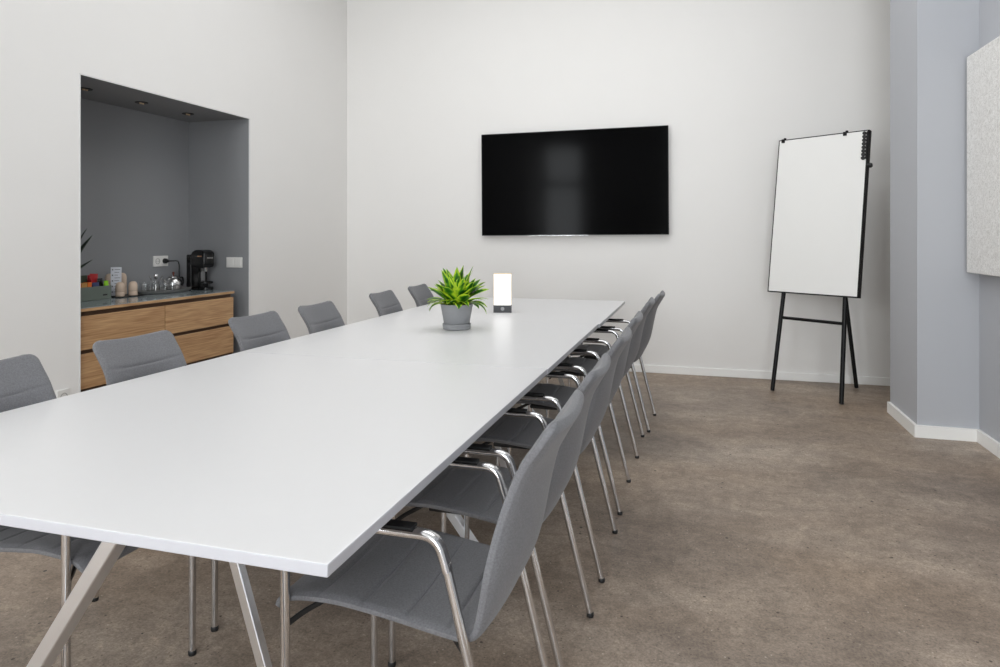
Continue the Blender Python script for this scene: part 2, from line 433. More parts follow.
# ------------------------------------------------------------------ conference tables
TZ = .74
def conference_table(label, x0, x1, y0, y1):
    t = thing('conference_table', label, 'table', ((x0 + x1) / 2, (y0 + y1) / 2, 0), group='white meeting tables pushed end to end')
    w, d = (x1 - x0) / 2, (y1 - y0) / 2
    bm = bmesh.new(); add_box(bm, -w, w, -d, d, TZ - .022, TZ, .0032, 2)
    for f in bm.faces:
        if abs(f.normal.z) < .5: f.material_index = 1
    bm.normal_update()
    for f in bm.faces: f.material_index = 0 if f.normal.z > .9 else 1
    obj('table_top', bm, [M['table_top'], M['table_edge']], t)
    zt = TZ - .022
    yf, yr = -d + .235, d - .25
    obj('rail', box(-.03, .03, yf, yr + .06, zt - .05, zt, .004), M['alu'], t)
    obj('cross_rail', box(.06, .36, yf - .028, yf + .028, zt - .045, zt, .004), M['alu'], t)
    for top, foot in (((.122, yf), (-.352, yf - .015)), ((.303, yf), (.532, yf)), ((-.038, yr), (-.444, yr + .187)), ((.038, yr), (.444, yr + .187))):
        if True:
            a = Vector((top[0], top[1], zt - .004)); b = Vector((foot[0], foot[1], .018))
            bm = bmesh.new()
            sg = -1 if foot[0] > top[0] else 1
            d1 = Vector((.7071, .7071 * sg * (1 if top[1] < 0 else -1), 0)); d2 = Vector((-d1.y, d1.x, 0))
            q = .85 if sg > 0 else .5
            def sec(p, h):
                return [bm.verts.new(p + d1 * (h * i) + d2 * (h * j * q)) for i, j in ((-1, -.08), (-.07, -1), (.07, -1), (1, -.08), (1, .08), (.07, 1), (-.07, 1), (-1, .08))]
            A = sec(a, .028); B = sec(b, .027)
            n = len(A)
            for k in range(n): bm.faces.new((A[k], A[(k + 1) % n], B[(k + 1) % n], B[k]))
            bm.faces.new(A); bm.faces.new(B[::-1])
            lg = obj('leg', bm, M['alu'], t, angle=20)
            obj('foot_glide', lathe([(0, 0), (.022, 0), (.022, .012), (.014, .018), (.014, .022), (0, .022)], 20, (b.x, b.y, 0)), M['black_plastic'], lg)
    return t
conference_table('bare white meeting table, the one with nothing on it and splayed metal legs showing', -1.937, -.550, .925, 2.5255)
conference_table('white meeting table in the middle, carrying the leafy green potted plant', -1.939, -.547, 2.5275, 3.909)
conference_table('white meeting table at the screen end, carrying the small glowing lamp', -1.942, -.538, 3.911, 5.365)

# ------------------------------------------------------------------ chairs
V0 = .26
def catmull(P, n=12):
    P = [Vector(p) for p in P]; out = []
    for i in range(len(P) - 1):
        p0 = P[max(i - 1, 0)]; p1 = P[i]; p2 = P[i + 1]; p3 = P[min(i + 2, len(P) - 1)]
        for k in range(n):
            t = k / n
            out.append(.5 * ((2 * p1) + (p2 - p0) * t + (2 * p0 - 5 * p1 + 4 * p2 - p3) * t * t + (3 * p1 - p0 - 3 * p2 + p3) * t ** 3))
    out.append(P[-1]); return out
def resample(P, step):
    L = [0]
    for a, b in zip(P, P[1:]): L.append(L[-1] + (b - a).length)
    n = max(2, int(L[-1] / step)); out = []; j = 0
    for i in range(n + 1):
        s = L[-1] * i / n
        while j < len(L) - 2 and L[j + 1] < s: j += 1
        t = (s - L[j]) / max(L[j + 1] - L[j], 1e-9)
        out.append(P[j] * (1 - t) + P[j + 1] * t)
    return out, L[-1]

PROFILE = [(.556, .428), (.548, .445), (.531, .459), (.50, .467), (.45, .4715), (.40, .472), (.33, .466), (.27, .459), (.20, .449), (.155, .443),
           (.125, .4405), (.103, .446), (.090, .463), (.083, .49), (.074, .535), (.062, .60), (.040, .687), (.006, .775), (-.032, .833), (-.064, .879)]
shell, LEN = resample(catmull([(p[0], p[1], 0) for p in PROFILE]), .005)
NS = len(shell)
bend = min(range(NS), key=lambda i: abs(shell[i].x - .09) + abs(shell[i].y - .463))
SB = bend / (NS - 1) * LEN
SEAMS = [SB - .37, SB - .27, SB - .17, SB - .075, SB + .10, SB + .205, SB + .328]
def shell_mesh(i0, i1):
    """upholstered shell between stations i0 and i1 of the side profile: rounded slab, hollowed across"""
    bm = bmesh.new(); NU = 21; rings = []
    for i in range(i0, i1 + 1):
        s = i / (NS - 1) * LEN
        a = shell[max(i - 1, 0)]; b = shell[min(i + 1, NS - 1)]
        tg = (b - a).normalized(); nv = Vector((-tg.y, tg.x, 0))         # points up on the seat, forward on the back
        if i <= bend: pass
        nv = Vector((tg.y, -tg.x, 0))
        p = shell[i]
        df, dt = s, LEN - s
        q = max(0, min(1, (s - SB - .10) / .22)); w = .194 + .006 * max(0, min(1, (s - SB) / .09)) - .028 * q * q * (3 - 2 * q)
        r = .034
        if dt < r: w = w - r + math.sqrt(max(r * r - (r - dt) ** 2, 0))
        r2 = .03
        if df < r2: w = w - r2 + math.sqrt(max(r2 * r2 - (r2 - df) ** 2, 0))
        w = max(w, .02)
        endf = math.sqrt(max(0, 1 - max(0, 1 - min(df, dt) / .013) ** 2))
        th = (.022 + .007 * max(0, min(1, (s - SB + .05) / .15))) * max(endf, .06)
        # hollow: the middle of the seat sinks, the middle of the back goes rearward
        if s < SB - .06: c = .006 * min(1, df / .1)
        else:
            q = max(0, min(1, (s - SB + .06) / .20)); q2 = max(0, min(1, (s - SB - .16) / .28))
            c = .006 + .036 * q * q * (3 - 2 * q) - .027 * q2 * q2 * (3 - 2 * q2)
        groove = sum(math.exp(-((s - q) / .0035) ** 2) for q in SEAMS) * .0062
        top, bot = [], []
        for k in range(NU):
            u = -1 + 2 * k / (NU - 1); u = math.sin(u * PI / 2)
            edge = max(.44, math.sqrt(max(0, 1 - abs(u) ** 24)))
            cen = p - nv * (c * (1 - u * u) - c * 0)
            x = u * w
            stitch = .0018 * math.exp(-((abs(u) * w - (w - .016)) / .003) ** 2)
            hi = cen + nv * (th / 2 * edge - groove * (1 - abs(u) ** 8) - stitch); lo = cen - nv * (th / 2 * edge)
            top.append(Vector((x, hi.x - V0, hi.y))); bot.append(Vector((x, lo.x - V0, lo.y)))
        ring = [bm.verts.new(v) for v in top] + [bm.verts.new(v) for v in bot[::-1]]
        rings.append(ring)
    n = len(rings[0])
    for a, b in zip(rings, rings[1:]):
        for k in range(n): bm.faces.new((a[k], a[(k + 1) % n], b[(k + 1) % n], b[k]))
    bm.faces.new(rings[0]); bm.faces.new(rings[-1][::-1])
    return bm

LX = .2075; TR = .0105
def make_chair(label, group):
    t = thing('conference_chair', label, 'chair', group=group)
    obj('seat', shell_mesh(0, bend), M['fabric'], t, angle=75)
    obj('backrest', shell_mesh(bend, NS - 1), M['fabric'], t, angle=75)
    AZ = .649
    vf, va = .518, .162
    dirr = Vector((0, va, AZ)).normalized()
    for sx in (-1, 1):
        x = sx * LX
        P = lambda v, z: Vector((x, v - V0, z))
        fl = obj('leg', sweep([P(vf, .014), P(vf, .602)], TR, n=14), M['chrome'], t)
        obj('foot_cap', lathe([(0, 0), (.011, 0), (.0118, .003), (.0118, .012), (.0105, .0145), (0, .0145)], 16, P(vf, 0)), M['black_plastic'], fl)
        rl = obj('leg', sweep([P(0, 0) + dirr * .014, P(0, 0) + dirr * .615], TR, n=14), M['chrome'], t)
        obj('foot_cap', lathe([(0, 0), (.011, 0), (.0118, .003), (.0118, .012), (.0105, .0145), (0, .0145)], 16, P(.002, 0)), M['black_plastic'], rl)
        rear = P(0, 0) + dirr * .60
        path = fillet([P(vf, .59), P(vf, AZ), P(va + .004, AZ), rear], [.038, .034], 8)
        arm = obj('armrest', sweep(path, .0098, .0145, n=16, up=Vector((0, 1, 0)), power=2.6), M['chrome'], t)
        bm = bmesh.new()
        add_box(bm, x - .0135 - .004 * (sx > 0) - .0 , x + .0135 + .004 * (sx < 0), va + .055 - V0, vf - .05 - V0, AZ + .0085, AZ + .0155, .003, 2)
        obj('arm_pad', bm, M['arm_pad'], arm)
        # black brackets that carry the shell on the two legs
        xi = sx * .10
        obj('seat_bracket', sweep(fillet([P(vf, .412), Vector((sx * .17, vf - V0 - .02, .425)), Vector((xi, vf - .08 - V0, .448))], .02), .007, .005, n=8), M['black_plastic'], t)
        pr = P(0, 0) + dirr * .41
        obj('seat_bracket', sweep(fillet([pr, Vector((sx * .18, pr.y + .02, .405)), Vector((xi, .20 - V0, .424))], .02), .008, .005, n=8), M['black_plastic'], t)
    bm = bmesh.new()
    add_box(bm, -.12, .12, .19 - V0, .44 - V0, .424, .442, .006)
    obj('seat_plate', bm, M['black_plastic'], t)
    return t

GR, GL = 'chairs along the flip chart side of the table', 'chairs along the drawer side of the table'
right = [(1.462, -.331, 0, 'grey chair at the bare table end facing the drawers, its whole seat in view'),
         (1.992, -.332, 0, 'grey chair second from the bare table end in the row facing the drawers'),
         (2.640, -.326, 0, 'grey chair third from the bare table end in the row facing the drawers'),
         (3.250, -.327, 0, 'grey chair fourth from the bare table end in the row facing the drawers'),
         (4.053, -.317, 0, 'grey chair fifth from the bare table end in the row facing the drawers'),
         (4.593, -.282, -.03, 'grey chair at the screen wall end of the row facing the drawers')]
left = [(1.460, -1.966, -.01, 'grey chair on the drawer side, cut by the photo edge, above the low wall socket'),
        (2.01, -1.972, -.06, 'grey chair on the drawer side whose backrest stands before the oak drawers'),
        (2.730, -1.975, -.04, 'grey chair on the drawer side whose backrest stands at the edge of the niche'),
        (3.285, -1.972, 0, 'grey chair on the drawer side whose backrest stands before the corner of the white walls'),
        (4.115, -1.982, .02, 'grey chair on the drawer side, last but one, before the white screen wall'),
        (4.75, -1.992, .02, 'grey chair on the drawer side half hidden behind the green plant leaves')]
proto = None
for y, xf, a, lab in right:
    loc, rz = (xf - V0, y, 0), PI / 2 + a
    if proto is None:
        proto = make_chair(lab, GR); proto.location = loc; proto.rotation_euler = (0, 0, rz)
    else: dup(proto, loc, rz, lab)
for y, xf, a, lab in left:
    c = dup(proto, (xf + V0, y, 0), -PI / 2 + a, lab); c['group'] = GL

# ------------------------------------------------------------------ on the tables: plant and lamp
def add_leaf(bm, uvl, base, az, length, width, rise, droop, fold=.25, nl=9, twist=0.0):
    """one leaf: base point, azimuth, starts at elevation rise and bends by droop along its length"""
    p = Vector(base); el = rise; rows = []
    h = Vector((math.cos(az), math.sin(az), 0)); side0 = Vector((-math.sin(az), math.cos(az), 0))
    for i in range(nl + 1):
        t = i / nl
        d = h * math.cos(el) + Vector((0, 0, 1)) * math.sin(el)
        up = Vector((0, 0, 1)) * math.cos(el) - h * math.sin(el)
        side = side0 * math.cos(twist * t) + up * math.sin(twist * t)
        upp = up * math.cos(twist * t) - side0 * math.sin(twist * t)
        w = width * (math.sin(PI * min(1, t ** .72 * .97 + .03)) ** .8) * .5
        if i == nl: w = .0006
        row = []
        for k in range(5):
            u = -1 + k / 2
            row.append((p + side * (u * w) + upp * (abs(u) * w * fold), (u * .5 + .5, t)))
        rows.append([(bm.verts.new(q), uvc) for q, uvc in row])
        p = p + d * (length / nl); el -= droop / nl
    for a, b in zip(rows, rows[1:]):
        for k in range(4):
            q = (a[k], a[k + 1], b[k + 1], b[k])
            f = bm.faces.new([v for v, _ in q])
            for lp, (_, uvc) in zip(f.loops, q): lp[uvl].uv = uvc

def leaf_obj(name, leaves, mat, parent):
    bm = bmesh.new(); uvl = bm.loops.layers.uv.new('UVMap')
    for l in leaves: add_leaf(bm, uvl, **l)
    me = bpy.data.meshes.new(name); bm.to_mesh(me); bm.free()
    me.materials.append(mat); me.polygons.foreach_set('use_smooth', [True] * len(me.polygons))
    o = bpy.data.objects.new(name, me); COL.objects.link(o); o.parent = parent
    so = o.modifiers.new('thick', 'SOLIDIFY'); so.thickness = .0008; so.offset = 0
    return o

PX, PY = -1.265, 3.475
pt = thing('potted_plant', 'leafy lime and green plant in a round grey pot on the middle table', 'plant', (PX, PY, TZ))
obj('saucer', lathe([(0, 0), (.068, 0), (.076, .004), (.0785, .03), (.076, .033), (.0735, .030), (.0725, .009), (0, .008)], 40), M['grey_pot'], pt)
obj('pot', lathe([(0, .009), (.064, .009), (.067, .013), (.0885, .134), (.0895, .138), (.088, .140), (.0845, .138), (.083, .125), (0, .122)], 40), M['grey_pot'], pt)
obj('soil', lathe([(0, .1265), (.05, .1262), (.0825, .1245), (.0825, .1225), (0, .1225)], 32), M['soil'], pt)
rnd = random.Random(11)
leaves = []
for i in range(18):           # outer whorl, arching over the rim
    az = 2 * PI * i / 18 + rnd.uniform(-.2, .2)
    leaves.append(dict(base=(.045 * math.cos(az), .045 * math.sin(az), .128), az=az, length=rnd.uniform(.12, .165), width=rnd.uniform(.042, .058), rise=R(rnd.uniform(25, 50)), droop=R(rnd.uniform(60, 110)), twist=rnd.uniform(-.5, .5), fold=.18))
for i in range(24):           # middle whorl
    az = 2 * PI * i / 12 + rnd.uniform(-.25, .25)
    leaves.append(dict(base=(.034 * math.cos(az), .034 * math.sin(az), .13), az=az, length=rnd.uniform(.14, .185), width=rnd.uniform(.06, .082), rise=R(rnd.uniform(48, 70)), droop=R(rnd.uniform(20, 55)), twist=rnd.uniform(-.6, .6), fold=.2))
for i in range(17):           # upright heart
    az = 2 * PI * i / 8.5 + rnd.uniform(-.4, .4)
    leaves.append(dict(base=(.018 * math.cos(az), .018 * math.sin(az), .13), az=az, length=rnd.uniform(.15, .238), width=rnd.uniform(.056, .08), rise=R(rnd.uniform(68, 86)), droop=R(rnd.uniform(5, 25)), twist=rnd.uniform(-.8, .8), fold=.2))
fol = leaf_obj('foliage', leaves, M['leaf'], pt)

lp = thing('table_lamp', 'small rectangular lamp with a glowing white face and charcoal base', 'lamp', (-1.250, 4.335, TZ), R(15))
lw = .061
obj('lamp_base', box(-lw, lw, -.03, .03, 0, .05, .003), M['lamp_dark'], lp)
bm = bmesh.new(); add_lathe(bm, [(0, 0), (.0125, 0), (.0125, .002), (.011, .003), (0, .003)], 24, mtx=Matrix.Translation((.0, -.030, .026)) @ Matrix.Rotation(PI / 2, 4, 'X'))
obj('button', bm, M['lamp_button'], lp)
obj('lamp_frame', box(-lw + .001, lw - .001, -.022, .0295, .05, .262, .002), M['lamp_oak'], lp)
obj('light_panel', box(-lw + .004, lw - .004, -.0285, -.0215, .0505, .258, .002), M['lamp_glow'], lp)

# ------------------------------------------------------------------ television
tv = thing('television', 'large black flat television mounted on the white end wall', 'television', (-1.125, YB, 1.757))
tv.rotation_euler = (0, R(-.33), 0)
TW, THH = .888, .494
obj('cabinet', box(-TW + .003, TW - .003, -.058, -.02, -THH + .003, THH - .003, .004), M['bezel'], tv)
obj('wall_mount', box(-.3, .3, -.022, 0, -.2, .2, .003), M['black_metal'], tv)
bm = bmesh.new()
for q in ((-TW, TW, THH - .004, THH), (-TW, TW, -THH, -THH + .004), (-TW, -TW + .004, -THH, THH), (TW - .004, TW, -THH, THH)):
    add_box(bm, q[0], q[1], -.064, -.03, q[2], q[3])
obj('bezel', bm, M['bezel'], tv)
obj('screen', box(-TW + .004, TW - .004, -.0615, -.057, -THH + .004, THH - .004), M['screen'], tv)
obj('trim_strip', box(-.42, .16, -.066, -.05, -THH - .003, -THH + .001, .001), M['silver'], tv)
obj('logo_badge', box(-.055, -.005, -.068, -.05, -THH - .008, -THH - .002, .002), M['silver'], tv)

# ------------------------------------------------------------------ flip chart easel (fitted to where it stands)
FX, FY, FA, FL, FW, FH, FZ = .8681, 5.7372, -.6374, .1374, .730, 1.278, .7923
fc = thing('flip_chart', 'black framed white flip chart board leaning on an A-frame stand before the end wall', 'flip chart', (FX, FY, 0), FA)
k = math.tan(FL)
tilt = Matrix.Translation((0, 0, FZ)) @ Matrix.Rotation(-FL, 4, 'X')      # local board plane: x sideways, z up the slope
bm = bmesh.new(); add_box(bm, -FW / 2 + .006, FW / 2 - .006, -.010, .012, .006, FH - .006, 0, mtx=tilt)
bd = obj('board', bm, M['board'], fc)
bm = bmesh.new()
for q in ((-FW / 2, -FW / 2 + .007, 0, FH), (FW / 2 - .011, FW / 2, 0, FH), (-FW / 2, FW / 2, 0, .009), (-FW / 2, FW / 2, FH - .007, FH)):
    add_box(bm, q[0], q[1], -.0125, .030, q[2], q[3], .001, 1, mtx=tilt)
obj('board_frame', bm, M['black_metal'], bd)
def legpt(x, s, off=.045): return tilt @ Vector((x, off, s))     # s measured up the slope from the board's lower edge
s0 = -FZ / math.cos(FL)
for sx in (-1, 1):
    a = legpt(sx * .277, s0 + .004, .022); b = legpt(sx * .205, FH - .12, .050)
    a.z = .004
    lg = obj('leg', sweep([a, b], .0165, n=16), M['black_metal'], fc)
a = legpt(-.262, -.20, .030); b = legpt(.262, -.20, .030)
obj('crossbar', sweep([a, b], .0125, n=12), M['black_metal'], fc)
ca, sa = math.cos(-FA), math.sin(-FA)
dx, dy = 1.271 - FX, 6.132 - FY
ft = Vector((dx * ca - dy * sa, dx * sa + dy * ca, .004))
hp = legpt(.02, FH - .13, .07)
obj('leg', sweep([ft, hp], .0155, n=16), M['black_metal'], fc)
obj('hinge_bar', sweep([legpt(-.215, FH - .13, .055), legpt(.215, FH - .13, .055)], .011, n=12), M['black_metal'], fc)
for cx in (-.325, .185):
    bm = bmesh.new(); add_box(bm, cx - .013, cx + .013, -.020, .014, FH - .026, FH + .004, .003, mtx=tilt)
    add_lathe(bm, [(0, -.008), (.010, -.007), (.0115, 0), (.010, .008), (0, .009)], 14, mtx=tilt @ Matrix.Translation((cx + .009, -.004, FH + .006)))
    obj('paper_clip', bm, M['black_metal'], fc)
bm = bmesh.new(); add_box(bm, FW / 2 - .016, FW / 2 - .004, -.016, -.010, FH - .225, FH - .012, .001, 1, mtx=tilt)
obj('magnet_strip', bm, M['black_metal'], fc)
for i in range(8):
    bm = bmesh.new(); add_lathe(bm, [(0, -.012), (.0125, -.012), (.0145, -.004), (.0135, .006), (0, .007)], 16, mtx=tilt @ Matrix.Translation((FW / 2 - .030, -.018, FH - .026 - i * .0275)) @ Matrix.Rotation(PI / 2, 4, 'X'))
    obj('magnet', bm, M['black_plastic'], fc)
bm = bmesh.new(); add_lathe(bm, [(0, -.016), (.015, -.016), (.019, -.006), (.019, .006), (.015, .014), (0, .014)], 18, mtx=tilt @ Matrix.Translation((FW / 2 + .016, 0, FH - .275)) @ Matrix.Rotation(PI / 2, 4, 'Y'))
obj('knob', bm, M['black_plastic'], fc)

# ------------------------------------------------------------------ felt panel on the grey wall
bm = bmesh.new(); add_box(bm, -.04, .039, -1.9, 0, 0, 1.31, .006, 3)
tag(obj('acoustic_panel', bm, M['felt'], loc=(XR - .04, 4.712, 1.031)), 'pale speckled felt acoustic panel fixed to the blue grey wall', 'acoustic panel')

# ------------------------------------------------------------------ oak drawers and worktop in the niche
CX, CY0, CYM, CY1 = -3.55, 3.14, 3.825, 4.545
def drawers(label, y0, y1, m):
    t = thing('drawer_cabinet', label, 'cabinet', ((CX + NX) / 2, (y0 + y1) / 2, 0), group='oak drawer cabinets under the worktop')
    xf = CX - (CX + NX) / 2; w = (y1 - y0) / 2; xb = NX + .01 - (CX + NX) / 2
    bm = bmesh.new(); add_box(bm, xb, xf - .025, -w + .001, w - .001, .085, .795)
    add_box(bm, xb, xf - .06, -w + .01, w - .01, 0, .085)
    add_box(bm, xb, xf - .002, w - .018, w - .001, .085, .762)
    obj('body', bm, M['carcass'], t)
    for z0, z1 in ((.562, .768), (.327, .540), (.092, .305)):
        bm = bmesh.new(); add_prism(bm, [(xf - .022, z0), (xf - .002, z0), (xf, z0 + .002), (xf, z1 - .003), (xf - .003, z1), (xf - .022, z1 - .018)], 1, -w + .0025, w - .0025)
        obj('drawer', bm, m, t)
    return t
drawers('oak drawer cabinet at the plant end of the niche, below the grey green snack box', CY0, CYM - .0005, M['oak_a'])
drawers('oak drawer cabinet at the coffee machine end of the niche', CYM + .0005, CY1, M['oak_b'])
wt = thing('worktop', 'oak worktop with a grey glass sheet lying across both drawer cabinets', 'worktop', (CX, CY0, 0))
obj('board', box(NX + .005 - CX, .004, -.006, CY1 - CY0 + .005, .7955, .814, .001), M['oak_a'], wt)
obj('glass_top', box(NX + .005 - CX, .003, -.006, CY1 - CY0 + .004, .814, .818, .0008), M['glass_top'], wt)
WZ = .8182

# recessed spots in the niche ceiling
for i, (y, lab) in enumerate(((3.447, 'unlit recessed spotlight in the niche ceiling, at the plant end'), (3.913, 'unlit recessed spotlight in the middle of the niche ceiling'), (4.372, 'unlit recessed spotlight in the niche ceiling above the coffee machine'))):
    t = thing('recessed_spotlight', lab, 'spotlight', (-3.838, y, NZ), group='spotlights in the niche ceiling')
    obj('trim_ring', lathe([(.024, -.001), (.026, -.005), (.042, -.005), (.044, -.001), (.044, 0)], 28), M['black_metal'], t)
    obj('reflector', lathe([(.0255, -.0045), (.02, -.0035), (.012, -.003), (0, -.003)], 24), M['black_metal'], t)
    bm = bmesh.new()
    for q in (-.011, .011): add_lathe(bm, [(0, -.014), (.006, -.013), (.0088, -.009), (.0088, -.003)], 14, c=(0, q, 0))
    obj('bulb', bm, M['bulb'], t)

# wall plates
def plate(name, label, cat, mtx, n, parts):
    """plate lying in local XZ, facing -Y"""
    t = thing(name, label, cat); t.matrix_world = mtx
    w = n * .071 / 2 + .005
    obj('faceplate', box(-w, w, -.010, 0, -.0425, .0425, .003), M['white_plastic'], t)
    for i in range(n):
        cx = -w + .005 + .071 * (i + .5)
        if parts == 'socket':
            bm = bmesh.new(); add_lathe(bm, [(.0225, 0), (.0225, .0015), (.020, .0015), (.019, -.001), (0, -.001)], 24, mtx=Matrix.Translation((cx, -.0105, 0)) @ Matrix.Rotation(PI / 2, 4, 'X'))
            so = obj('socket', bm, M['socket_dark'], t)
            bm = bmesh.new()
            for q in (-.0095, .0095): add_lathe(bm, [(0, .0012), (.0028, .0012), (.0028, 0)], 10, mtx=Matrix.Translation((cx + q, -.0098, 0)) @ Matrix.Rotation(PI / 2, 4, 'X'))
            obj('pin_hole', bm, M['black_plastic'], so)
        else:
            obj('rocker', box(cx - .0305, cx + .0305, -.0145, -.009, -.0305, .0305, .002), M['white_plastic'], t)
    return t
plate('wall_socket', 'white double wall socket above the worktop with a black plug in it', 'socket',
      Matrix.Translation((NX, 4.386, 1.053)) @ Matrix.Rotation(PI / 2, 4, 'Z'), 2, 'socket')
plate('light_switch', 'white double light switch on the side wall of the niche', 'light switch', Matrix.Translation((-3.662, NY1, 1.036)), 2, 'rocker')
plate('wall_socket', 'white low wall socket on the white wall just above the table edge', 'socket',
      Matrix.Translation((XL, 3.012, .322)) @ Matrix.Rotation(PI / 2, 4, 'Z'), 1, 'socket')

# coffee machine
cm = thing('coffee_machine', 'black capsule coffee machine in the corner of the niche worktop', 'coffee machine', (-3.885, 4.560, WZ), R(-8))
obj('water_tank', box(-.095, -.04, -.055, .055, .004, .285, .012, 3), M['gloss_black'], cm)
bm = bmesh.new(); add_prism(bm, [(-.045, .0), (.03, .0), (.03, .195), (-.045, .195)], 1, -.045, .045)
obj('column', bm, M['gloss_black'], cm)
bm = bmesh.new(); add_prism(bm, [(-.05, .19), (.07, .175), (.088, .188), (.106, .205), (.108, .30), (.09, .316), (.04, .325), (-.02, .318), (-.05, .29)], 1, -.055, .055)
bmesh.ops.bevel(bm, geom=bm.edges[:], offset=.010, segments=3, affect='EDGES')
obj('head', bm, M['gloss_black'], cm)
obj('spout', lathe([(0, .145), (.012, .145), (.016, .15), (.019, .18), (0, .18)], 20, (.062, 0, 0)), M['steel'], cm)
obj('steel_strip', box(.0305, .034, -.02, .02, .03, .18, .001), M['steel'], cm)
bm = bmesh.new(); add_lathe(bm, [(0, .05), (.05, .05), (.055, .056), (.055, .066), (.05, .068), (.048, .063), (0, .062)], 28, c=(.066, 0, 0)); add_box(bm, .03, .06, -.03, .03, .0, .055, .004)
obj('cup_rest', bm, M['gloss_black'], cm)
obj('drip_tray', lathe([(0, 0), (.05, 0), (.054, .004), (.054, .02), (.05, .024), (0, .024)], 28, (.07, 0, 0)), M['gloss_black'], cm)
bm = bmesh.new()
for i, w_ in enumerate((.007, .007, .005, .007, .007)): add_box(bm, .035 + i * .0095, .035 + i * .0095 + w_, -.0566, -.0545, .268, .277)
obj('lettering', bm, M['copper'], cm)
obj('lever', box(.07, .113, -.03, .03, .255, .262, .002), M['steel'], cm)

# cable with its plug
pw = thing('power_cable', 'black power cable plugged into the double socket, dropping to the worktop', 'cable', (NX, 4.42, 1.053))
obj('cable', sweep(fillet([(.045, .0, 0), (.075, .02, .0), (.06, .08, .0), (.035, .128, -.012), (.03, .140, -.05), (.03, .140, -.2), (.03, .140, -.2295), (.07, .10, -.2295)], .035, 5), .0045, n=8), M['black_plastic'], pw)
bm = bmesh.new(); add_lathe(bm, [(0, .012), (.019, .012), (.020, .03), (.012, .045), (.007, .056), (0, .056)], 20, mtx=Matrix.Rotation(PI / 2, 4, 'Y'))
obj('plug', bm, M['black_plastic'], pw)

# round tray with glasses, spoon jar and teapot
tx, ty = -3.972, 4.265
tr = obj('serving_tray', lathe([(0, 0), (.135, 0), (.150, .006), (.158, .022), (.160, .024), (.157, .0245), (.148, .009), (.134, .0045), (0, .004)], 48), M['tray_grey'], loc=(tx, ty, WZ))
tr.scale = (.90, 1.62, 1)
tag(tr, 'low oval grey tray on the worktop under the glasses and teapot', 'tray')
TZ2 = WZ + .0046
glass_prof = [(0, 0), (.024, 0), (.026, .002), (.030, .075), (.0305, .077), (.0295, .077), (.0245, .006), (0, .005)]
spots = [(-3.965, 4.078, 'clear drinking glass at the cup end of the tray'), (-4.035, 4.135, 'clear drinking glass behind the first glass at the cup end of the tray'),
         (-3.945, 4.248, 'clear drinking glass right beside the spoon jar, towards the teapot'), (-3.945, 4.322, 'clear drinking glass standing before the steel teapot'), (-4.045, 4.235, 'clear drinking glass behind the spoon jar')]
g0 = None
for gx, gy, lab in spots:
    o = obj('drinking_glass', lathe(glass_prof, 24), M['glass'], loc=(gx, gy, TZ2)) if g0 is None else g0.copy()
    if g0 is not None: COL.objects.link(o); o.location = (gx, gy, TZ2)
    g0 = o; tag(o, lab, 'glass', 'clear glasses on the tray')
JX, JY = -3.958, 4.172
tag(obj('glass_jar', lathe([(0, 0), (.026, 0), (.029, .004), (.030, .06), (.028, .07), (.030, .078), (.028, .078), (.0265, .07), (.0275, .06), (.0265, .007), (0, .006)], 24), M['glass'], loc=(JX, JY, TZ2)), 'clear glass jar holding upright teaspoons on the tray', 'jar')
for i, (az, tl, lab) in enumerate(((138, .44, 'teaspoon in the glass jar leaning furthest towards the cups'), (215, .16, 'teaspoon in the glass jar leaning slightly forward to the room'), (-42, .44, 'teaspoon in the glass jar leaning towards the teapot'), (35, .20, 'teaspoon standing nearly upright at the back of the glass jar'))):
    bm = bmesh.new()
    add_sweep(bm, [(0, 0, 0), (0, 0, .105)], .0024, .0015, n=8)
    add_lathe(bm, [(0, -.023), (.009, -.016), (.0135, 0), (.010, .015), (0, .021)], 16, mtx=Matrix.Translation((0, 0, .115)) @ Matrix.Scale(.35, 4, (0, 1, 0)))
    o = obj('teaspoon', bm, M['steel'], loc=(JX - .012 * math.cos(R(az + 90)), JY - .012 * math.sin(R(az + 90)), TZ2 + .0085))
    o.rotation_euler = (-tl, 0, R(az) ); tag(o, lab, 'teaspoon', 'teaspoons in the glass jar')
tp = thing('teapot', 'round steel teapot with a dark wooden knob and black handle on the tray', 'teapot', (-4.035, 4.435, TZ2), R(90))
obj('body', lathe([(0, 0), (.045, 0), (.06, .01), (.070, .035), (.068, .065), (.052, .092), (.035, .10), (.034, .104)], 36), M['steel'], tp)
obj('lid', lathe([(.037, .101), (.037, .105), (.025, .112), (.008, .115), (0, .115)], 28), M['steel'], tp)
obj('knob', lathe([(0, .115), (.006, .115), (.006, .122), (.009, .13), (.008, .142), (0, .145)], 16), M['knob_wood'], tp)
obj('spout', sweep([(-.062, 0, .045), (-.085, 0, .065), (-.10, 0, .09)], .011, n=12, scale=lambda t: 1.2 - .5 * t), M['steel'], tp)
obj('handle', sweep(fillet([(.05, 0, .088), (.105, 0, .10), (.108, 0, .035), (.06, 0, .025)], .03, 6), .0065, n=10), M['gloss_black'], tp)

